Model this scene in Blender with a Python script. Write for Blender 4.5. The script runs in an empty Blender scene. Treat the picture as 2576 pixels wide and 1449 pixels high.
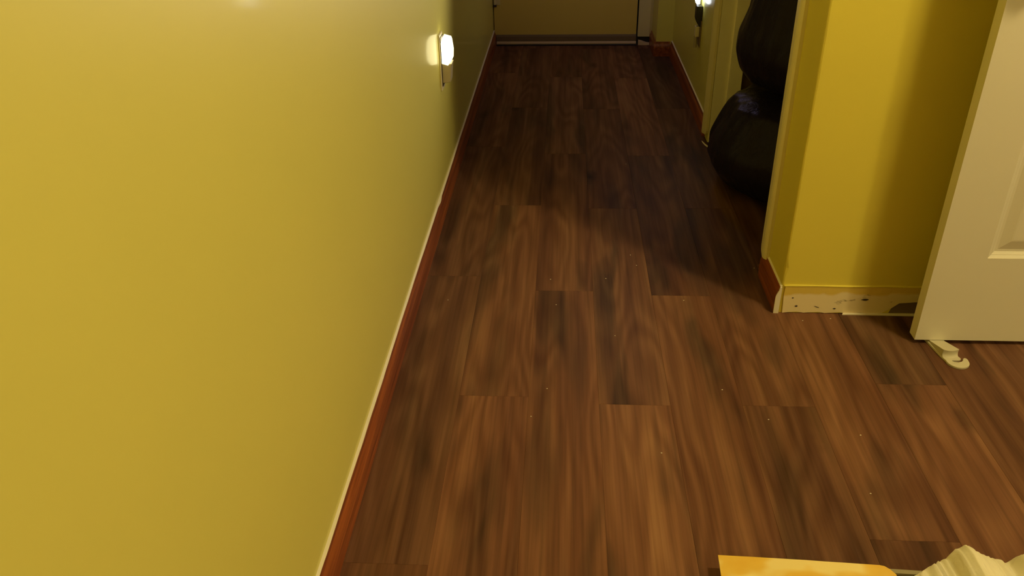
import bpy, bmesh, math, random
from mathutils import Vector, Matrix, noise
S = bpy.context.scene
COL = S.collection
rnd = random.Random(7)

# ------------------------------------------------------------------ camera
F, YAW, PIT, ROLL, HGT = 2078.1, 0.0682767, 0.5277179, -0.0212155, 1.32
fw0 = Vector((-math.sin(YAW), math.cos(YAW), 0)); rt0 = Vector((math.cos(YAW), math.sin(YAW), 0)); up0 = Vector((0, 0, 1))
fwd = fw0*math.cos(PIT) - up0*math.sin(PIT); upv = fw0*math.sin(PIT) + up0*math.cos(PIT)
rgt = rt0*math.cos(ROLL) + upv*math.sin(ROLL); upc = -rt0*math.sin(ROLL) + upv*math.cos(ROLL)
cam = bpy.data.cameras.new('camera'); co = bpy.data.objects.new('camera', cam); COL.objects.link(co)
cam.sensor_width = 36.0; cam.sensor_fit = 'HORIZONTAL'; cam.lens = 36.0*F/2576; cam.clip_start = 0.02
co.matrix_world = Matrix(((rgt.x, upc.x, -fwd.x, 0), (rgt.y, upc.y, -fwd.y, 0), (rgt.z, upc.z, -fwd.z, HGT), (0, 0, 0, 1)))
S.camera = co

# ------------------------------------------------------------------ world, lamps, exposure
W = bpy.data.worlds.new('world'); S.world = W; W.use_nodes = True
W.node_tree.nodes['Background'].inputs[0].default_value = (0.5, 0.45, 0.5, 1)
W.node_tree.nodes['Background'].inputs[1].default_value = 0.0
S.view_settings.view_transform = 'Standard'; S.view_settings.look = 'None'
S.view_settings.gamma = 1; S.view_settings.use_curve_mapping = False
S.view_settings.exposure = 0.0
def lamp(name, loc, power, col, rad):
    l = bpy.data.lights.new(name, 'POINT'); l.energy = power; l.color = col; l.shadow_soft_size = rad
    o = bpy.data.objects.new(name, l); o.location = loc; COL.objects.link(o); return o
lamp('ceiling_lamp', (1.48, 1.29, 2.34), 71, (1.0, 0.795, 0.35), 0.10)
lamp('far_room_lamp', (3.95, -1.19, 1.95), 128, (1.0, 0.80, 0.35), 0.14)
lamp('added_hall_fill', (0.42, 4.75, 1.25), 2.0, (0.90, 0.74, 1.3), 0.05)  # added unseen lamp, lends the dark hall a faint cool fill
sl = bpy.data.lights.new('added_sheen_spot', 'SPOT'); sl.energy = 42; sl.color = (1.0, .86, .66); sl.spot_size = math.radians(72); sl.spot_blend = 1.0; sl.shadow_soft_size = .06  # added unseen spot that gives the left wall its pale sheen
so = bpy.data.objects.new('added_sheen_spot', sl); COL.objects.link(so); so.location = (0.588, 4.05, .96)
so.rotation_euler = (Vector((-.448, 2.15, 1.0)) - so.location).to_track_quat('-Z', 'Y').to_euler()

# ------------------------------------------------------------------ helpers
def tag(o, label, cat, group=None, kind=None):
    o['label'] = label; o['category'] = cat
    if group: o['group'] = group
    if kind: o['kind'] = kind
    return o
def obj(name, bm, mat, parent=None, smooth=False, bevel=0.0, seg=2):
    bmesh.ops.recalc_face_normals(bm, faces=bm.faces[:])
    me = bpy.data.meshes.new(name); bm.to_mesh(me); bm.free()
    if mat: me.materials.append(mat)
    if smooth:
        for p in me.polygons: p.use_smooth = True
    o = bpy.data.objects.new(name, me); COL.objects.link(o)
    if parent: o.parent = parent; o.matrix_parent_inverse = parent.matrix_world.inverted()
    if bevel:
        m = o.modifiers.new('bevel', 'BEVEL'); m.width = bevel; m.segments = seg; m.limit_method = 'ANGLE'; m.angle_limit = math.radians(35)
        for p in me.polygons: p.use_smooth = True
        w = o.modifiers.new('wn', 'WEIGHTED_NORMAL'); w.keep_sharp = False
    return o
def empty(name, loc):
    o = bpy.data.objects.new(name, None); o.empty_display_size = 0.05; COL.objects.link(o)
    o.location = loc; bpy.context.view_layer.update(); return o
def box(bm, x0, x1, y0, y1, z0, z1):
    v = [bm.verts.new((x, y, z)) for z in (z0, z1) for (x, y) in ((x0, y0), (x1, y0), (x1, y1), (x0, y1))]
    for f in ((0, 3, 2, 1), (4, 5, 6, 7), (0, 1, 5, 4), (1, 2, 6, 5), (2, 3, 7, 6), (3, 0, 4, 7)):
        bm.faces.new([v[i] for i in f])
def bxm(*a):
    bm = bmesh.new(); box(bm, *a); return bm
def extrude(bm, pts, a0, a1, axis):
    """closed polygon pts extruded along axis; pts are the two other coordinates in xyz order"""
    def mk(p, a):
        q = list(p); q.insert(axis, a); return bm.verts.new(q)
    A = [mk(p, a0) for p in pts]; B = [mk(p, a1) for p in pts]; n = len(pts)
    for i in range(n): bm.faces.new((A[i], A[(i+1) % n], B[(i+1) % n], B[i]))
    bm.faces.new(A[::-1]); bm.faces.new(B)
def loft(bm, rings, cap=True):
    R = [[bm.verts.new(p) for p in r] for r in rings]; n = len(R[0])
    for a, b in zip(R, R[1:]):
        for i in range(n): bm.faces.new((a[i], a[(i+1) % n], b[(i+1) % n], b[i]))
    if cap: bm.faces.new(R[0][::-1]); bm.faces.new(R[-1])
def fbm(x, y, z, o=3):
    s, a, t = 0, 1, 0
    for _ in range(o):
        s += a*noise.noise((x, y, z)); t += a; a *= .5; x *= 2.03; y *= 2.03; z *= 2.03
    return s/t

# ------------------------------------------------------------------ materials
class M:
    def __init__(s, name):
        s.m = bpy.data.materials.new(name); s.m.use_nodes = True; s.t = s.m.node_tree; s.n = s.t.nodes; s.b = s.n['Principled BSDF']
    def add(s, typ, **kw):
        n = s.n.new(typ)
        for k, v in kw.items(): setattr(n, k, v)
        return n
    def lk(s, a, b): s.t.links.new(a, b)
    def set(s, **kw):
        for k, v in kw.items(): s.b.inputs[k.replace('_', ' ')].default_value = v
        return s
    def noise(s, vec, scale, detail=2, rough=.5, dist=0):
        n = s.add('ShaderNodeTexNoise'); n.inputs['Scale'].default_value = scale; n.inputs['Detail'].default_value = detail
        n.inputs['Roughness'].default_value = rough; n.inputs['Distortion'].default_value = dist
        if vec is not None: s.lk(vec, n.inputs['Vector'])
        return n.outputs['Fac']
    def ramp(s, fac, stops):
        r = s.add('ShaderNodeValToRGB'); e = r.color_ramp.elements
        while len(e) < len(stops): e.new(0.5)
        for el, (p, c) in zip(e, stops):
            el.position = p; el.color = (*c, 1) if not isinstance(c, (int, float)) else (c, c, c, 1)
        s.lk(fac, r.inputs[0]); return r.outputs['Color']
    def mix(s, fac, a, b, mode='MIX'):
        m = s.add('ShaderNodeMix', data_type='RGBA', blend_type=mode)
        for i, v in ((0, fac), (6, a), (7, b)):
            if isinstance(v, (int, float)): m.inputs[i].default_value = v
            elif isinstance(v, tuple): m.inputs[i].default_value = (*v, 1)
            else: s.lk(v, m.inputs[i])
        return m.outputs[2]
    def math(s, op, a, b=0.0):
        m = s.add('ShaderNodeMath', operation=op)
        for i, v in ((0, a), (1, b)):
            if isinstance(v, (int, float)): m.inputs[i].default_value = v
            else: s.lk(v, m.inputs[i])
        return m.outputs[0]
    def pos(s, scale=(1, 1, 1)):
        g = s.add('ShaderNodeNewGeometry'); m = s.add('ShaderNodeMapping'); m.inputs['Scale'].default_value = scale
        s.lk(g.outputs['Position'], m.inputs['Vector']); return m.outputs['Vector']
    def bump(s, h, strength=.1, dist=.002):
        b = s.add('ShaderNodeBump'); b.inputs['Strength'].default_value = strength; b.inputs['Distance'].default_value = dist
        s.lk(h, b.inputs['Height']); s.lk(b.outputs['Normal'], s.b.inputs['Normal']); return s

def paint(name, col, rough, var=.06, bump=.03, bscale=180):
    k = M(name).set(Roughness=rough)
    n = k.noise(k.pos(), 2.2, 3)
    c = k.mix(n, tuple(x*(1-var) for x in col), tuple(min(1, x*(1+var)) for x in col)); k.lk(c, k.b.inputs['Base Color'])
    k.bump(k.noise(k.pos(), bscale, 2), bump, .001); return k.m
YELLOW = (0.76, 0.71, 0.175)
m_wall = paint('yellow_satin_wall_paint', YELLOW, .44, .03, .02, 90)
_b = m_wall.node_tree.nodes['Principled BSDF'].inputs
_b['Specular IOR Level'].default_value = .8; _b['Coat Weight'].default_value = .30; _b['Coat Roughness'].default_value = .09; _b['Coat IOR'].default_value = 1.45
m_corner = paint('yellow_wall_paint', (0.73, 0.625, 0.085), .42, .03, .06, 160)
m_ceil = paint('ceiling_paint', (.50, .46, .38), .7)
m_room = paint('room_wall_paint', (.34, .27, .10), .6)
m_trim = paint('painted_trim_cream', (0.80, 0.72, 0.42), .35, .05)
m_jamb = paint('painted_jamb_cream', (0.90, 0.84, 0.60), .4, .05)
m_white = paint('white_door_paint', (.74, .70, .58), .33, .03, .05, 260)
m_enddoor = paint('end_door_paint', (0.80, 0.63, 0.17), .4, .04)
m_caulk = paint('caulk_bead', (.86, .80, .62), .5, .08)
m_mdf = paint('raw_board', (.74, .68, .56), .6, .08)
m_plast = paint('ivory_plastic', (.72, .65, .50), .35, .02)
m_grey = paint('night_light_grey_plastic', (.42, .36, .25), .4, .02)
m_dark = paint('dark_plastic_and_gap_shade', (.022, .019, .02), .45, .05)
m_stop = paint('doorstop_rubber', (.56, .52, .39), .5, .05, .05, 300)
m_metal = paint('dark_bronze_and_gap_shade', (.06, .045, .04), .4)
m_shadow_line = paint('threshold_shadow_line', (.012, .012, .02), .28)
m_brown = paint('door_sweep_brown', (.20, .14, .09), .5, .1)
m_raw = paint('bare_threshold_wood', (.62, .47, .28), .5, .15)
m_gap = paint('broken_core_with_shade', (.16, .11, .08), .8, .3)  # missing wall core, with the door's shadow mixed into its dark colour
m_crumb = paint('crumb', (.85, .78, .66), .7)
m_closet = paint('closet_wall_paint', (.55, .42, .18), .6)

def emis(name, col, st):
    k = M(name).set(Base_Color=(*col, 1), Emission_Color=(*col, 1), Emission_Strength=st, Roughness=.3); return k.m
m_glow = emis('night_light_lens', (1.0, .90, .50), 3.2)
m_led = emis('cool_led_lens', (.86, .92, 1.0), 7.0)

def wood_floor():
    k = M('walnut_plank'); 
    at = k.add('ShaderNodeAttribute', attribute_name='plank'); sep = k.add('ShaderNodeSeparateColor'); k.lk(at.outputs['Color'], sep.inputs[0])
    g = k.add('ShaderNodeNewGeometry')
    off = k.add('ShaderNodeCombineXYZ'); k.lk(k.math('MULTIPLY', sep.outputs[0], 37.0), off.inputs[0]); k.lk(k.math('MULTIPLY', sep.outputs[0], 91.0), off.inputs[1])
    add = k.add('ShaderNodeVectorMath', operation='ADD'); k.lk(g.outputs['Position'], add.inputs[0]); k.lk(off.outputs[0], add.inputs[1])
    def sc(x, y):
        m = k.add('ShaderNodeMapping'); m.inputs['Scale'].default_value = (x, y, 1); k.lk(add.outputs[0], m.inputs['Vector']); return m.outputs['Vector']
    field = k.noise(sc(5.5, .75), 1, 2, .45)
    rings = k.math('SINE', k.math('MULTIPLY', field, 78.0))
    rings = k.math('MULTIPLY_ADD', rings, .5); k.n[-1].inputs[2].default_value = .5
    rings2 = k.math('MULTIPLY', rings, k.noise(sc(9, 1.3), 1, 2))
    fiber = k.noise(sc(95, 1.6), 1, 4, .65)
    broad = k.noise(sc(17, .55), 1, 3, .55)
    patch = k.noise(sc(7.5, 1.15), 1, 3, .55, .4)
    c = k.ramp(broad, [(.26, (.25, .105, .066)), (.5, (.45, .205, .112)), (.76, (.64, .32, .165))])
    c = k.mix(k.math('MULTIPLY', rings2, .85), c, k.mix(1.0, c, (.47, .36, .32), 'MULTIPLY'))
    fr = k.ramp(fiber, [(.30, .72), (.5, 1.0), (.72, 1.2)])
    c = k.mix(.85, c, fr, 'MULTIPLY')
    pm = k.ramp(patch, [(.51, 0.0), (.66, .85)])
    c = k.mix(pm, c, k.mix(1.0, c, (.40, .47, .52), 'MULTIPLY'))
    # knots
    vo = k.add('ShaderNodeTexVoronoi'); vo.inputs['Scale'].default_value = 1.0; vo.inputs['Randomness'].default_value = 1.0; k.lk(sc(4.2, 1.7), vo.inputs['Vector'])
    kn = k.ramp(k.math('ADD', vo.outputs['Distance'], k.math('MULTIPLY', k.noise(sc(40, 22), 1, 3), .09)), [(.06, .75), (.19, 0.0)])
    c = k.mix(kn, c, (.028, .016, .012))
    tone = k.add('ShaderNodeCombineColor')
    for i in range(3): k.lk(k.math('MULTIPLY', sep.outputs[1], 2.0), tone.inputs[i])
    c = k.mix(1.0, c, tone.outputs[0], 'MULTIPLY')
    c = k.mix(k.math('MULTIPLY', sep.outputs[2], .55), c, k.mix(1.0, c, (.86, 1.0, 1.1), 'MULTIPLY'))
    k.lk(c, k.b.inputs['Base Color'])
    k.set(Roughness=.5); k.b.inputs['Specular IOR Level'].default_value = .10
    k.bump(fiber, .10, .0006); return k.m
m_floor = wood_floor()

def red_wood():
    k = M('mahogany_skirting'); 
    a = k.noise(k.pos((60, 1.2, 60)), 1, 3); b = k.noise(k.pos((160, 6, 160)), 1, 3)
    c = k.ramp(a, [(.3, (.16, .036, .014)), (.55, (.31, .082, .024)), (.75, (.48, .145, .036))])
    c = k.mix(.6, c, k.ramp(b, [(.3, .6), (.7, 1.25)]), 'MULTIPLY'); k.lk(c, k.b.inputs['Base Color']); k.set(Roughness=.33); return k.m
m_red = red_wood()

def strip_mat():
    k = M('scraped_wall_strip'); p = k.pos((6, 1, 1))
    g = k.add('ShaderNodeNewGeometry'); s = k.add('ShaderNodeSeparateXYZ'); k.lk(g.outputs['Position'], s.inputs[0])
    e = k.math('ADD', s.outputs[2], k.math('MULTIPLY', k.math('SUBTRACT', k.noise(k.pos((9, 1, 2)), 1, 3), .5), .06))
    c = k.mix(k.ramp(k.math('MULTIPLY', e, 10.0), [(.62, 0.0), (.70, 1.0)]), (.80, .68, .42), (.70, .52, .10))
    d = k.noise(k.pos((14, 1, 30)), 1, 4, .6)
    c = k.mix(k.ramp(d, [(.66, 0.0), (.72, .8)]), c, (.22, .15, .05))
    k.lk(c, k.b.inputs['Base Color']); k.set(Roughness=.45); k.bump(k.noise(k.pos(), 120, 3), .3, .001); return k.m
m_strip = strip_mat()

def bagmat():
    k = M('black_bin_liner').set(Base_Color=(.015, .011, .028, 1), Roughness=.32)
    k.b.inputs['Specular IOR Level'].default_value = .10
    k.bump(k.noise(k.pos((22, 22, 8)), 1, 4, .6, .5), .5, .012); return k.m
m_bag = bagmat()
def whitebag():
    k = M('white_plastic_bag').set(Roughness=.42)
    n = k.noise(k.pos((12, 12, 20)), 1, 3); c = k.mix(n, (.78, .72, .54), (.90, .86, .72)); k.lk(c, k.b.inputs['Base Color'])
    k.b.inputs['Subsurface Weight'].default_value = .15; k.b.inputs['Subsurface Radius'].default_value = (.02, .02, .015)
    k.bump(k.noise(k.pos((30, 30, 45)), 1, 3, .5, .6), .45, .006); return k.m
m_wbag = whitebag()
def envmat():
    k = M('yellow_envelope_paper').set(Roughness=.42)
    n = k.noise(k.pos((11, 16, 1)), 1, 2, .4); c = k.ramp(n, [(.34, (.82, .47, .04)), (.5, (.88, .58, .09)), (.62, (.95, .78, .32))])
    k.lk(c, k.b.inputs['Base Color']); k.bump(k.noise(k.pos((9, 14, 1)), 1, 2), .25, .01); return k.m
m_env = envmat()
k = M('clear_bin_plastic').set(Base_Color=(.90, .88, .80, 1), Roughness=.15, IOR=1.45); k.b.inputs['Transmission Weight'].default_value = .8; m_clear = k.m
k = M('cloudy_rim_plastic').set(Base_Color=(.62, .56, .36, 1), Roughness=.2); k.b.inputs['Transmission Weight'].default_value = .5; m_rim = k.m
m_ink = paint('envelope_mark_grey', (.16, .12, .06), .6)

# ------------------------------------------------------------------ dimensions
XL, XR = -0.448, 0.648
YC = 2.138            # face of the wall beside the hall mouth
YD0, YD1 = 2.39, 3.57  # side doorway in the hall's right wall
YJ, YE = 5.07, 5.36
XJ = 0.552; CEIL = 2.42; RX = 5.4; RY = -3.2
BH, BT = 0.085, 0.0145

# ------------------------------------------------------------------ floor of planks
PW = 0.1806; X0 = -0.4405
bm = bmesh.new(); lay = bm.loops.layers.color.new('plank'); L = 1.186
known = {0: 1.146, 1: 1.703, 2: 1.06, 3: 1.679, 4: 1.04, 5: 1.686, 6: 1.25, 7: 1.788, 8: 1.05, 9: 1.5}
tones = {}
def plank(x0, x1, y0, y1, col):
    e, d = .0005, .0006
    V = [bm.verts.new(p) for p in ((x0, y0, -.012), (x1, y0, -.012), (x1, y1, -.012), (x0, y1, -.012), (x0, y0, -d), (x1, y0, -d), (x1, y1, -d), (x0, y1, -d),
                                   (x0+e, y0+e, 0), (x1-e, y0+e, 0), (x1-e, y1-e, 0), (x0+e, y1-e, 0))]
    fs = [bm.faces.new([V[i] for i in q]) for q in ((3, 2, 1, 0), (8, 9, 10, 11))]
    for i in range(4):
        j = (i+1) % 4
        fs.append(bm.faces.new((V[i], V[j], V[4+j], V[4+i]))); fs.append(bm.faces.new((V[4+i], V[4+j], V[8+j], V[8+i])))
    for f in fs:
        for l in f.loops: l[lay] = col
ks = range(-1, 33)
for kk in ks:
    x0 = X0 + PW*kk; x1 = x0 + PW
    if kk == -1: x0 = XL - .02
    ph = known.get(kk, rnd.uniform(.6, 1.7)); y = ph - L*math.ceil((ph - RY)/L)
    while y < YE + .6:
        a, b = max(y, RY), min(y + L, YE + .6)
        r = random.Random(int(kk*977 + round((y+9)*100)))
        if b - a > .02:
            plank(x0, x1, a, b, (r.random(), r.uniform(.47, .60) if kk < 5 else r.uniform(.40, .50), r.random(), 1))  # left strips lighter, right darker: fall of light evened out in plank tone
        y += L
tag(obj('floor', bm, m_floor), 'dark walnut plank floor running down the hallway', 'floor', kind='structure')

# ------------------------------------------------------------------ walls and ceiling
tag(obj('wall_left', bxm(XL-.12, XL, RY, YE+.2, -.012, CEIL), m_wall), 'long yellow wall along the left side of the hallway', 'wall', kind='structure')
tag(obj('ceiling', bxm(XL-.12, RX+.12, RY-.12, YE+.2, CEIL, CEIL+.1), m_ceil), 'plain pale ceiling above room and hallway', 'ceiling', kind='structure')
tag(obj('wall_back', bxm(XL-.12, RX+.12, RY-.12, RY, -.012, CEIL), m_room), 'yellow wall of the room behind the viewer', 'wall', kind='structure')
tag(obj('wall_room', bxm(RX, RX+.12, RY, YC+.1, -.012, CEIL), m_room), 'yellow wall at the far right of the room', 'wall', kind='structure')
# corner wall: plan polygon with a nicked outer corner
bm = bmesh.new(); rings = []
zs = [-.012] + [i*.03 for i in range(1, 81)] + [CEIL]
for z in zs:
    j = .0016*noise.noise((z*23, 1.3, 0)) + (.006 if abs(z-.155) < .012 else 0) + (.003 if abs(z-.10) < .01 else 0)
    c = .005 + j
    rings.append([(XR+c, YC, z), (RX, YC, z), (RX, YC+.1, z), (XR+.115, YC+.1, z), (XR+.115, YD0, z), (XR+.004, YD0, z), (XR, YD0-.004, z), (XR, YC+c, z), (XR+c*.3, YC+c*.3, z)])
loft(bm, rings)
tag(obj('wall_corner', bm, m_corner), 'deep yellow wall between the hallway mouth and the open white door', 'wall', kind='structure')
bm = bmesh.new()
box(bm, XR, XR+.115, YD1+.012, YJ+.12, -.012, CEIL)
box(bm, XJ, XR, YJ, YJ+.12, -.012, CEIL)
box(bm, XJ, XR+.115, YJ+.12, YE+.2, -.012, CEIL)
tag(obj('wall_right', bm, m_wall), 'dim yellow wall on the right beyond the side doorway', 'wall', kind='structure')
tag(obj('wall_header', bxm(XR, XR+.115, YD0, YD1+.012, 2.06, CEIL), m_wall), 'yellow wall piece over the side doorway', 'wall', kind='structure')
bm = bmesh.new()
box(bm, XL, XJ, YE, YE+.12, 2.05, CEIL)
tag(obj('wall_end', bm, m_wall), 'yellow wall piece over the far end door', 'wall', kind='structure')
# small side closet behind the doorway
bm = bmesh.new()
box(bm, XR+.115, 1.95, 3.70, 3.80, -.012, CEIL); box(bm, 1.85, 1.95, YC+.1, 3.70, -.012, CEIL)
tag(obj('wall_closet', bm, m_closet), 'shadowed closet wall behind the black bags', 'wall', kind='structure')

# ------------------------------------------------------------------ baseboards
def prof(side, x, h=BH, t=BT):
    p = [(0, 0), (t, 0), (t, h*.62), (t*.93, h*.70), (t*.70, h*.80), (t*.52, h*.87), (t*.46, h*.95), (t*.40, h), (0, h)]
    return [(x + side*a, b) for a, b in p]
def baseboard(name, side, x, y0, y1, label, bead=True, cut=None, h=BH):
    bm = bmesh.new(); extrude(bm, prof(side, x, h), y0, y1, 1)
    o = obj(name, bm, m_red); tag(o, label, 'baseboard', kind='structure')
    if bead:
        b = bmesh.new(); rings = []; n = int((y1-y0)/.02)
        for i in range(n+1):
            y = y0 + (y1-y0)*i/n
            w = .0058 + .0012*fbm(y*6, side*3, x, 3) + (.004*max(0, 1-abs(y-2.73)/.05) if side > 0 else 0); z = h + .0015*fbm(y*4, 5, x, 2)
            if side < 0: w *= .8
            rings.append([(x, y, z-.002), (x+side*w, y, z-.002), (x+side*w, y, z+.0015), (x+side*w*.5, y, z+.0035), (x, y, z+.005)])
        loft(b, rings); c = obj('caulk_bead', b, m_caulk, o); c['label'] = 'pale caulk bead'
    if cut is not None:
        b = bmesh.new(); q = prof(side, x, h, BT+.0004); extrude(b, q, cut-.003, cut+.0005, 1)
        c = obj('cut_end', b, m_mdf, o); c['label'] = 'raw pale board end'
    return o
baseboard('baseboard_left', 1, XL, RY, YE, 'long reddish-brown baseboard along the left hallway wall')
baseboard('baseboard_right', -1, XR, 3.66, YJ, 'reddish-brown baseboard on the right beyond the side doorway')
baseboard('baseboard_corner', -1, XR, YC-.004, 2.362, 'short reddish-brown baseboard piece at the hallway mouth corner', True, YC-.004, .088)
bm = bmesh.new(); extrude(bm, [(YJ - (a - XR), b) for a, b in prof(1, XR)], XJ-BT, XR-BT, 0)
tag(obj('baseboard_jog', bm, m_red), 'short reddish-brown baseboard facing the viewer at the far right jog', 'baseboard', kind='structure')
bm = bmesh.new(); extrude(bm, prof(-1, XJ), YJ+.001, YE-.01, 1)
o = tag(obj('baseboard_return', bm, m_red), 'reddish-brown baseboard on the short return beside the end door', 'baseboard', kind='structure')

# bare strip on the corner wall where the baseboard was taken off
pts = [(XR+.012, .0)]
pts += [(XR+.012+.29*i/14, .001+.0018*(i % 3)) for i in range(1, 15)]
pts += [(XR+.325, .020), (XR+.345, .038), (XR+.40, .043), (1.10, .044), (1.72, .044), (1.72, .090)]
pts += [(1.72-(1.72-XR-.012)*i/40, .0905+.0012*noise.noise((i*.7, 3, 1))) for i in range(1, 40)]
pts += [(XR+.010, .0915), (XR+.0085, .06), (XR+.0105, .03)]
bm = bmesh.new(); extrude(bm, pts, YC-.0035, YC+.001, 1)
strip = tag(obj('trim_6', bm, m_strip), 'scraped pale strip at the foot of the corner wall where baseboard is missing', 'wall strip', kind='structure')
bm = bmesh.new(); rings = []
for i in range(90):
    x = XR+.006 + i*.012; w = .0025+.0014*noise.noise((x*18, 2, 0)); z = .0925 + .0012*noise.noise((x*9, 7, 0))
    rings.append([(x, YC+.001, z-w), (x, YC-.0035-w*.5, z-w*.5), (x, YC-.0035-w*.5, z+w*.4), (x, YC+.001, z+w)])
loft(bm, rings); c = obj('paint_ridge', bm, m_corner, strip); c['label'] = 'torn yellow paint edge'
for (x, z, w, h) in ((XR+.036, .052, .0025, .002), (XR+.050, .024, .004, .003), (XR+.245, .049, .010, .0035), (XR+.110, .022, .007, .0012), (XR+.162, .017, .004, .002)):
    bm = bmesh.new(); n = 10
    extrude(bm, [(x+w*math.cos(a*.628)*(1+.3*math.sin(a*2.7)), z+h*math.sin(a*.628)-(.35*w*math.cos(a*.628) if w == .007 else 0)) for a in range(n)], YC-.0042, YC-.003, 1)
    obj('nail_hole', bm, m_metal, strip)
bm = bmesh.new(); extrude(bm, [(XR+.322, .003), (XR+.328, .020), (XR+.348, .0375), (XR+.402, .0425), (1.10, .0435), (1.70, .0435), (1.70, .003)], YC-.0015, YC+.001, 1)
c = obj('shaded_broken_gap', bm, m_gap, strip); c['label'] = 'broken-out patch with door shade painted into it'
bm = bmesh.new(); extrude(bm, [(XR+.185, YC-.012), (XR+.60, YC-.014), (XR+.60, YC-.002), (XR+.19, YC-.002)], .0, .003, 2)
tag(obj('trim_7', bm, m_mdf), 'thin pale sliver along the floor under the scraped wall strip', 'floor edge', kind='structure')

# ------------------------------------------------------------------ side doorway casings and jambs
bm = bmesh.new()
zc = [(.092, 0), (.12, 0)]
rings = []
for z, d in ((.050, .030), (.062, .026), (.082, .006), (.098, 0), (.15, 0), (2.12, 0)):
    ya, yb = 2.315, 2.388 - d
    rings.append([(XR, ya, z), (XR-.010, ya, z), (XR-.016, ya+.008, z), (XR-.018, ya+.02, z), (XR-.013, yb-.012, z), (XR-.011, yb, z), (XR, yb, z)])
loft(bm, rings[2:])
tag(obj('trim_1', bm, m_trim), 'pale painted casing on the near side of the side doorway', 'door casing', kind='structure')
bm = bmesh.new()
def ring_far(z, cut=0):
    ya, yb = 3.575, 3.648
    return [(XR, ya+cut, z), (XR-.010, ya+cut, z), (XR-.013, ya+.012+cut, z), (XR-.020, ya+.05, z), (XR-.020, yb-.008, z), (XR-.014, yb, z), (XR, yb, z)]
loft(bm, [ring_far(.030, .02), ring_far(.042, .006), ring_far(.055), ring_far(2.12)])
tag(obj('trim_2', bm, m_trim), 'pale painted casing on the far side of the side doorway', 'door casing', kind='structure')
bm = bmesh.new()
box(bm, XR+.002, XR+.115, YD1, YD1+.012, .004, 2.06)
box(bm, XR+.060, XR+.115, YD1-.011, YD1, .004, 2.06)
tag(obj('trim_3', bm, m_jamb), 'pale painted jamb of the side doorway facing the viewer', 'door jamb', kind='structure')
bm = bmesh.new()
rings = []
for t, r in ((0, .002), (.3, .0035), (.6, .003), (.85, .0025), (1, .001)):
    x = XR-.004 - .018*t - .006*t*t; y = 3.515 + .045*t*t; z = .004 + .010*t*t
    rings.append([(x-r, y, z-r*.5), (x, y-r, z-r), (x+r, y, z), (x, y+r, z+r)])
loft(bm, rings)
tag(obj('wood_splinter', bm, m_mdf), 'small curled pale splinter on the floor by the side doorway jamb', 'splinter')

# ------------------------------------------------------------------ far end door
bm = bmesh.new(); box(bm, XL+.004, .455, YE, YE+.04, .050, 2.04)
d1 = tag(obj('door_1', bm, m_enddoor, bevel=.002), 'plain closed door at the far end of the hallway', 'door', kind='structure')
bm = bmesh.new(); extrude(bm, [(YE-.010, .022), (YE+.02, .022), (YE+.02, .058), (YE-.003, .062), (YE-.008, .050)], XL+.016, .455, 0)
c = obj('door_sweep', bm, m_brown, d1); c['label'] = 'brown bottom sweep'
for z in (.235, 1.0, 1.75):
    bm = bmesh.new(); n = 12
    extrude(bm, [(XL+.012+.009*math.cos(a*math.pi/6), YE-.010+.009*math.sin(a*math.pi/6)) for a in range(n)], z+.014, z+.10, 2)
    box(bm, XL+.016, XL+.045, YE-.003, YE+.001, z+.01, z+.10)
    hg = obj('hinge', bm, m_trim, d1); 
    b = bmesh.new(); extrude(b, [(XL+.012+.011*math.cos(a*math.pi/6), YE-.010+.011*math.sin(a*math.pi/6)) for a in range(n)], z, z+.014, 2)
    c = obj('hinge_pin', b, m_metal, hg); c['label'] = 'dark hinge pin tip'
bm = bmesh.new(); extrude(bm, [(.463, YE+.012), (.463, YE-.014), (.47, YE-.018), (.535, YE-.018), (XJ, YE-.008), (XJ, YE+.012)], .05, 2.1, 2)
tag(obj('trim_4', bm, m_trim), 'yellow painted frame on the right of the far end door', 'door casing', kind='structure')
bm = bmesh.new(); extrude(bm, [(YE-.022, .0), (YE+.06, .0), (YE+.06, .021), (YE-.012, .021), (YE-.022, .012)], XL+.018, .455, 0)
tag(obj('trim_5', bm, m_raw), 'worn bare wooden threshold under the far end door', 'threshold', kind='structure')
bm = bmesh.new(); extrude(bm, [(YE-.040, .0), (YE-.022, .0), (YE-.022, .006), (YE-.034, .008), (YE-.040, .004)], XL+.02, .46, 0)  # shadow line before the threshold, shaped as a bluish black strip
tag(obj('trim_8', bm, m_shadow_line), 'thin black strip painting the shadow line in front of the far threshold', 'threshold strip', kind='structure')
bm = bmesh.new(); rings = []
for i in range(7):
    x = .468+.012*i; h = .030 + .010*noise.noise((i*1.3, 4, 2)) - .003*i
    rings.append([(x, YE-.03, .0), (x, YE-.026, h*.7), (x, YE-.012, h), (x, YE, h), (x, YE, 0)])
loft(bm, rings)
tag(obj('trim_9', bm, m_raw), 'chipped pale foot of the far end door frame', 'frame foot', kind='structure')
bm = bmesh.new(); box(bm, .458, XJ-BT, YE-.012, YE+.1, 0, .049)  # solid dark block stands in for the shade inside the gap
tag(obj('trim_10', bm, m_dark), 'dark block painting the shade of the gap beneath the far door frame', 'frame gap', kind='structure')

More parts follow.
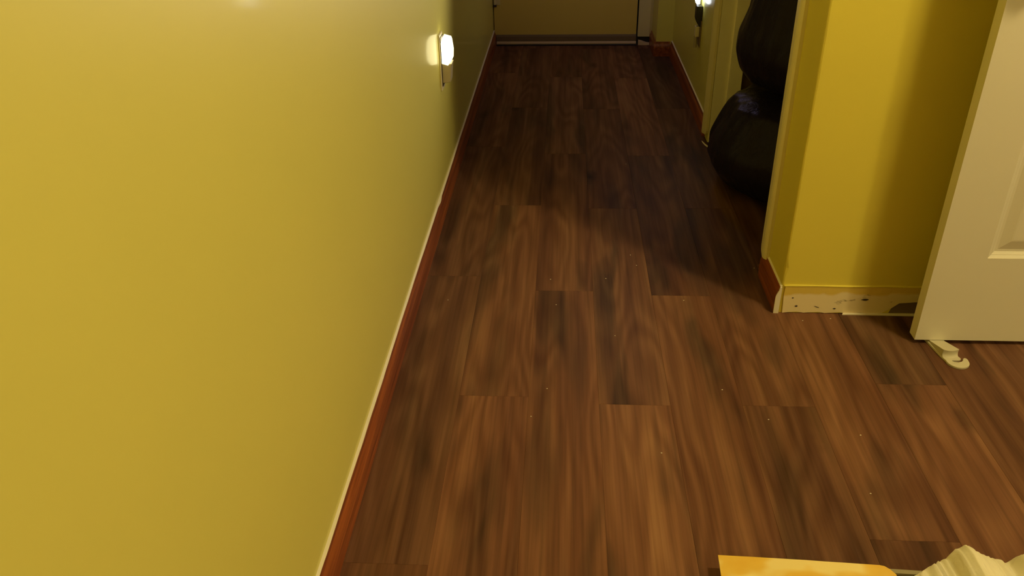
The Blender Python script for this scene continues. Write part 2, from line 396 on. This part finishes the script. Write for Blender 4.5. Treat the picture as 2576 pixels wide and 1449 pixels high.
# ------------------------------------------------------------------ open white panelled door on the right
DX0, DX1, DY0, DY1, DZ0, DZ1 = 0.988, 1.75, 1.981, 2.019, .013, 2.04
door = empty('door_2', (DX1, DY0, 0)); tag(door, 'white panelled door standing open at the right edge', 'door', kind='structure')
px = [(1.118, 1.319), (1.419, 1.62)]; pz = [(.272, .88), (1.08, 1.62), (1.70, 1.92)]
bm = bmesh.new()
def panel_face(y, sgn):
    xs = [DX0, px[0][0], px[0][1], px[1][0], px[1][1], DX1]; zz = [DZ0, pz[0][0], pz[0][1], pz[1][0], pz[1][1], pz[2][0], pz[2][1], DZ1]
    V = {(i, j): bm.verts.new((x, y, z)) for i, x in enumerate(xs) for j, z in enumerate(zz)}
    for i in range(5):
        for j in range(7):
            q = [V[i, j], V[i+1, j], V[i+1, j+1], V[i, j+1]]
            if i % 2 == 1 and j % 2 == 1:
                prev = q; x0, x1, z0, z1 = xs[i], xs[i+1], zz[j], zz[j+1]
                # sticking: little step, ogee, groove, raised field
                for ins, dep in ((.0008, .0012), (.008, .0052), (.0095, .0054), (.0100, .0066), (.0165, .0098), (.023, .0100), (.048, .0035), (.052, .003)):
                    r = [bm.verts.new(p) for p in ((x0+ins, y+sgn*dep, z0+ins), (x1-ins, y+sgn*dep, z0+ins), (x1-ins, y+sgn*dep, z1-ins), (x0+ins, y+sgn*dep, z1-ins))]
                    for a in range(4): bm.faces.new((prev[a], prev[(a+1) % 4], r[(a+1) % 4], r[a]))
                    prev = r
                bm.faces.new(prev)
            else: bm.faces.new(q)
    return V
A = panel_face(DY0, 1); B = panel_face(DY1, -1)
for i in range(5):
    bm.faces.new((A[i, 0], A[i+1, 0], B[i+1, 0], B[i, 0])); bm.faces.new((A[i, 7], A[i+1, 7], B[i+1, 7], B[i, 7]))
for j in range(7):
    bm.faces.new((A[0, j], A[0, j+1], B[0, j+1], B[0, j])); bm.faces.new((A[5, j], A[5, j+1], B[5, j+1], B[5, j]))
obj('door_slab', bm, m_white, door)
for z in (.25, 1.0, 1.8):
    bm = bmesh.new(); extrude(bm, [(DX1+.006+.006*math.cos(a*.524), DY1+.004+.006*math.sin(a*.524)) for a in range(12)], z-.045, z+.045, 2)
    obj('hinge', bm, m_metal, door)
for y, s in ((DY0, -1), (DY1, 1)):
    bm = bmesh.new(); rings = []
    for d, r in ((0, .030), (.006, .030), (.008, .012), (.03, .011), (.038, .022), (.05, .027), (.06, .024), (.066, .010)):
        rings.append([(DX0+.06+r*math.cos(a*.314), y+s*d, 1.04+r*math.sin(a*.314)) for a in range(20)])
    loft(bm, rings); obj('knob', bm, m_metal, door, smooth=True)

# ------------------------------------------------------------------ doorstop wedge with hook handle
stop = empty('door_stop', (1.06, 1.93, 0)); tag(stop, 'beige plastic doorstop wedge with a hook handle on the floor under the white door', 'doorstop')
def arc(cx, cy, r, a0, a1, n):
    return [(cx+r*math.cos(math.radians(a0+(a1-a0)*i/n)), cy+r*math.sin(math.radians(a0+(a1-a0)*i/n))) for i in range(n+1)]
out = [(1.020, 2.06), (1.0225, 2.00), (1.036, 1.912), (1.041, 1.893)] + arc(1.070, 1.8885, .0295, 190, 360, 18)
out += [(1.1005, 1.897), (1.0985, 1.9035), (1.093, 1.905), (1.0885, 1.900), (1.0855, 1.893), (1.080, 1.8875), (1.071, 1.8845), (1.061, 1.886), (1.0565, 1.8895), (1.058, 1.8935), (1.066, 1.8945), (1.076, 1.895), (1.0825, 1.8975), (1.084, 1.903), (1.080, 1.916), (1.062, 2.00), (1.056, 2.06)]
bm = bmesh.new(); extrude(bm, out, .0, .0065, 2); obj('base', bm, m_stop, stop, bevel=.0012)
bm = bmesh.new(); rings = []
for i in range(9):                                   # wedge: thin under the door, thick concave end towards the handle
    t = i/8; x = 1.0205 + .0155*t
    pass
n = 11
for i in range(n):
    s = i/(n-1)                                      # across the width
    xa = 1.0205 + .036*s; xb = 1.0375 + .0425*s
    yb = 1.9105 + .0035*s - .0065*math.sin(math.pi*min(1, s*1.0))
    yl = yb + .004
    rings.append([(xa, 2.06, .006), (xb, yb - .0045, .006), (xb, yb+.0005, .010), (xb, yl-.001, .016), (xb, yl - .003, .0275), (xb-(xb-xa)*.45, 1.978, .0118), (xa, 2.06, .0075)])
loft(bm, rings); obj('wedge', bm, m_stop, stop, bevel=.0008)

# ------------------------------------------------------------------ night light on the left wall
nl = empty('night_light', (XL, 3.0, .42)); tag(nl, 'lit warm white plug-in night light on the left hallway wall', 'night light')
bm = bmesh.new(); box(bm, XL, XL+.006, 2.962, 3.036, .422, .622); obj('wall_plate', bm, m_plast, nl, bevel=.002)
bm = bmesh.new(); extrude(bm, [(XL+.006, .448), (XL+.036, .452), (XL+.041, .508), (XL+.045, .520), (XL+.006, .520)], 2.970, 3.030, 1); obj('body', bm, m_grey, nl, bevel=.003)
bm = bmesh.new(); box(bm, XL+.0055, XL+.0085, 2.966, 3.032, .438, .612); obj('dark_backing', bm, m_metal, nl)  # dark slab stands in for the shadowed gap behind the night light
bm = bmesh.new(); extrude(bm, [(XL+.008, .521), (XL+.030, .514), (XL+.044, .532), (XL+.046, .562), (XL+.042, .596), (XL+.039, .605), (XL+.014, .612), (XL+.008, .592)], 2.968, 3.032, 1)
c = obj('lens', bm, m_glow, nl, bevel=.0012); c['label'] = 'glowing faceted lens'
# small dark night light with a cool LED on the right wall, and a pale plug-in below
lt = empty('led_plug_light', (XR, 4.07, .40)); tag(lt, 'dark plug-in light with a blue-white glow on the right wall near the top', 'night light')
bm = bmesh.new(); extrude(bm, [(XR-.001, .400), (XR-.012, .404), (XR-.024, .424), (XR-.030, .440), (XR-.030, .497), (XR-.001, .497)], 4.04, 4.09, 1); obj('body', bm, m_dark, lt, bevel=.003)
bm = bmesh.new(); extrude(bm, [(XR-.016, .506), (XR-.031, .504), (XR-.034, .515), (XR-.031, .600), (XR-.016, .605)], 4.042, 4.088, 1)
c = obj('led_lens', bm, m_led, lt, bevel=.003); c['label'] = 'blue-white glowing lens'
af = empty('plug_in_adapter', (XR, 4.07, .30)); tag(af, 'small pale plug-in unit on the right wall below the dark light', 'plug-in')
bm = bmesh.new(); box(bm, XR-.026, XR-.005, 4.05, 4.085, .352, .402); obj('housing', bm, m_plast, af, bevel=.004)
bm = bmesh.new(); extrude(bm, [(XR-.019+.008*math.cos(a*.524), 4.067+.010*math.sin(a*.524)) for a in range(12)], .302, .352, 2); obj('bottle', bm, m_grey, af, smooth=False)
bm = bmesh.new(); box(bm, XR-.005, XR, 4.03, 4.10, .31, .43); obj('dark_backing', bm, m_brown, af)

# ------------------------------------------------------------------ black bags in the side doorway
def sack(name, cx, cy, profile, label, seed, pleat=.05):
    bm = bmesh.new(); n = 120; rings = []
    # resample the profile
    P = []
    for (r0, z0), (r1, z1) in zip(profile, profile[1:]):
        for i in range(6): P.append((r0+(r1-r0)*i/6, z0+(z1-z0)*i/6))
    P.append(profile[-1])
    for _ in range(2):
        P = [P[0]] + [((a[0]+2*b[0]+c[0])/4, (a[1]+2*b[1]+c[1])/4) for a, b, c in zip(P, P[1:], P[2:])] + [P[-1]]
    zt = max(z for _, z in P); zb = min(z for _, z in P)
    for r, z in P:
        h = (z-zb)/(zt-zb); ring = []
        for i in range(n):
            a = 2*math.pi*i/n; ca, sa = math.cos(a), math.sin(a)
            fold = abs(noise.noise((ca*3.1+seed, sa*3.1, h*.8)))*2 - .5
            fine = abs(noise.noise((ca*8+seed, sa*8, h*1.7)))*2 - .6
            big = noise.noise((ca*1.4+seed*2, sa*1.4, h*2.2))
            crease = max(0, 1-abs(noise.noise((ca*4.6+seed*3, sa*4.6, h*1.1)))*7)
            k = 1 - pleat*.55*crease*(.4+h) + pleat*(fold*(.25+1.1*h*h)) + pleat*.45*fine*(.3+h) + .045*big
            zz = z + (.010*noise.noise((ca*2.5+seed, sa*2.5, z*6)) if z > zb+.02 else 0)
            ring.append((cx + r*k*ca, cy + r*k*sa, zz))
        rings.append(ring)
    loft(bm, rings); return tag(obj(name, bm, m_bag, smooth=True), label, 'garbage bag')
sack('garbage_bag', .965, 3.13, [(.12, .002), (.28, .004), (.352, .035), (.392, .11), (.388, .17), (.356, .24), (.335, .29), (.310, .33), (.24, .352), (.12, .365)], 'full black garbage bag on the floor of the side doorway, lower of the stacked pair', 3.0)
sack('garbage_bag', .965, 3.13, [(.10, .386), (.20, .388), (.262, .415), (.300, .46), (.320, .52), (.316, .59), (.300, .65), (.285, .72), (.27, .80), (.25, .9), (.16, 1.0), (.05, 1.06), (.04, 1.12), (.09, 1.18)], 'black garbage bag stacked on top of another, reaching out of the picture', 9.0, .06)

# ------------------------------------------------------------------ foreground: shallow clear tray, yellow envelope, white bag
ROT = math.radians(-2.4); PV = Vector((.319, 1.160, 0))
def rz(x, y):
    dx, dy = x-PV.x, y-PV.y
    return (PV.x+dx*math.cos(ROT)-dy*math.sin(ROT), PV.y+dx*math.sin(ROT)+dy*math.cos(ROT))
tray = empty('plastic_tray', (.70, .95, 0)); tag(tray, 'shallow clear plastic tray on the floor between the yellow envelope and white bag', 'tray')
def rrect(x0, x1, y0, y1, r, z):
    P = []
    for cx, cy, a in ((x1-r, y1-r, 0), (x0+r, y1-r, 90), (x0+r, y0+r, 180), (x1-r, y0+r, 270)): P += arc(cx, cy, r, a, a+90, 6)
    return [(*rz(*p), z) for p in P]
TX0, TX1, TY0, TY1 = .345, .735, .70, 1.162
bm = bmesh.new()
loft(bm, [rrect(TX0+.014, TX1-.014, TY0+.014, TY1-.014, .03, .0005), rrect(TX0+.006, TX1-.006, TY0+.006, TY1-.006, .03, .026), rrect(TX0+.008, TX1-.008, TY0+.008, TY1-.008, .028, .026), rrect(TX0+.016, TX1-.016, TY0+.016, TY1-.016, .028, .002)])
obj('tub', bm, m_clear, tray)
bm = bmesh.new()
O = [rrect(TX0, TX1, TY0, TY1, .034, z) for z in (.024, .030)]; I = [rrect(TX0+.010, TX1-.010, TY0+.010, TY1-.010, .03, z) for z in (.030, .024)]
loft(bm, [O[0], O[1], I[0], I[1], O[0]], cap=False); bmesh.ops.remove_doubles(bm, verts=bm.verts[:], dist=1e-6)
c = obj('rim', bm, m_rim, tray); c['label'] = 'cloudy raised rim'
env = empty('envelope', (.48, 1.0, .03)); tag(env, 'yellow envelope lying on the floor tray at the bottom edge of the picture', 'envelope')
bm = bmesh.new(); NX, NY = 40, 40
ex0, ex1, ey0, ey1 = .317, .650, .76, 1.1645
def ez(x, y): return .0312 + .0016*(1+fbm(x*7, y*7, 2, 2))
T = {}; Bt = {}
for i in range(NX+1):
    for j in range(NY+1):
        u, v = i/NX, j/NY; x = ex0+(ex1-ex0)*u; y = ey0+(ey1-ey0)*v
        cut = max(0, (u-.93)/.07)
        if v > .9: y -= .020*cut**2*((v-.9)/.1)
        if u > .9: x += .011*max(0, 1-v/.98)*((u-.9)/.1)
        X, Y = rz(x, y); z = ez(x, y) + .002*(1-abs(2*u-1))
        T[i, j] = bm.verts.new((X, Y, z+.0022)); Bt[i, j] = bm.verts.new((X, Y, z-.0008))
for i in range(NX):
    for j in range(NY):
        bm.faces.new((T[i, j], T[i+1, j], T[i+1, j+1], T[i, j+1])); bm.faces.new((Bt[i, j], Bt[i, j+1], Bt[i+1, j+1], Bt[i+1, j]))
for i in range(NX):
    for j in (0, NY): bm.faces.new((T[i, j], T[i+1, j], Bt[i+1, j], Bt[i, j]))
for j in range(NY):
    for i in (0, NX): bm.faces.new((T[i, j], T[i, j+1], Bt[i, j+1], Bt[i, j]))
obj('envelope_body', bm, m_env, env)
for (x0, x1, y0, y1) in ((.432, .520, 1.111, 1.1155), (.424, .52, .86, .8645)):
    n = 8; bm = bmesh.new()
    for i in range(n):
        xa, xb = x0+(x1-x0)*i/n, x0+(x1-x0)*(i+1)/n; q = []
        for x, y in ((xa, y0-.008*(i/n)), (xb, y0-.008*((i+1)/n)), (xb, y1-.005*((i+1)/n)), (xa, y1-.005*(i/n))):
            u = (x-ex0)/(ex1-ex0); q.append(bm.verts.new((*rz(x, y), ez(x, y)+.002*(1-abs(2*u-1))+.0026)))
        bm.faces.new(q)
    c = obj('print_line', bm, m_ink, env); c['label'] = 'grey printed line'
# white plastic bag: crumpled body whose outline has two humps and a tied ear
top = [(.47, .335), (.49, .362), (.506, .379), (.519, .396), (.533, .409), (.541, .417), (.5425, .427), (.547, .4305), (.552, .436), (.556, .4375), (.561, .436), (.567, .430), (.575, .4255), (.593, .416), (.600, .4135), (.608, .413), (.615, .408), (.6195, .404), (.624, .414), (.631, .421), (.642, .426), (.66, .431), (.69, .43), (.72, .42), (.75, .39), (.765, .35)]
KS = 1.325
top = [(x*KS, 1.32-(1.32-z)*KS) for x, z in top]
def topz(x):
    for (a, za), (b, zb) in zip(top, top[1:]):
        if a <= x <= b: return za+(zb-za)*(x-a)/(b-a)
    return top[-1][1]
bm = bmesh.new(); rings = []; NX, NA = 150, 80
xa, xb = top[0][0]+.001, top[-1][0]-.001
for i in range(NX+1):
    x = xa+(xb-xa)*i/NX; zt = topz(x); ring = []
    e = math.sin(math.pi*min(1, max(0, (x-xa+.012)/(xb-xa+.024))))**.4; d = .025 + .12*e; zb = .034 if x < .765 else .005
    for a in range(NA):
        th = 2*math.pi*a/NA; cy, sz = math.cos(th), math.sin(th)
        y = .985 + d*cy + .085*max(0, sz)*e
        sharp = (abs(sz)**.75)*(1 if sz > 0 else -1)
        z = (zt+zb)/2 + (zt-zb)/2*sharp
        w = .012*(abs(fbm(x*11+z*9, y*13, z*15-x*6, 3))*2.6-.4)*(1-max(0, sz)**8)*(1 if sz > -.3 else .1)
        ring.append((x, y + w*cy, max(zb, z + w*sz*.8)))
    rings.append((zb, ring))
for _ in range(4):                                   # fit the crest of the bag to its outline, smoothly along the bag
    fs = []
    for zb, ring in rings:
        m, ym = max((1.32-(1.32-p[2])*1.10/p[1], p[1]) for p in ring)
        fs.append(topz(min(top[-1][0], ring[0][0]*1.10/ym))-m)
    fs = [sum(fs[max(0, i-2):i+3])/len(fs[max(0, i-2):i+3]) for i in range(len(fs))]
    rings = [(zb, [(p[0], p[1], max(zb, p[2]+f*max(0, min(1, (p[2]-zb)/(max(q[2] for q in ring)-zb+.003))))) for p in ring]) for f, (zb, ring) in zip(fs, rings)]
loft(bm, [q for _, q in rings])
tag(obj('plastic_bag', bm, m_wbag, smooth=True), 'crumpled white plastic bag in the bottom right corner', 'plastic bag')

# ------------------------------------------------------------------ crumbs on the floor
spots = [(.0, .0)]
CR = [(1586, 642), (1601, 668), (1524, 701), (1385, 703), (1127, 755), (1399, 767), (1720, 756), (1547, 845), (1376, 978), (1817, 981), (1933, 1056), (1575, 413), (1897, 675), (2165, 1095), (2190, 1242), (1336, 1048), (1664, 1140), (2089, 802), (2019, 807)]
for i, (u, v) in enumerate(CR):
    d = rgt*((u-1288)/F) - upc*((v-724.5)/F) + fwd; t = HGT/(-d.z); P = Vector((0, 0, HGT)) + d*t
    bm = bmesh.new(); bmesh.ops.create_icosphere(bm, subdivisions=1, radius=.0016)
    for vv in bm.verts:
        vv.co *= 1+.4*noise.noise(vv.co*900+Vector((i*3, 0, 0))); vv.co.x *= 1.3; vv.co.z *= .6; vv.co += Vector((P.x, P.y, .0008))
    tag(obj('crumb', bm, m_crumb), 'tiny pale crumb lying on the dark floor planks', 'crumb', 'pale crumbs scattered on the floor')
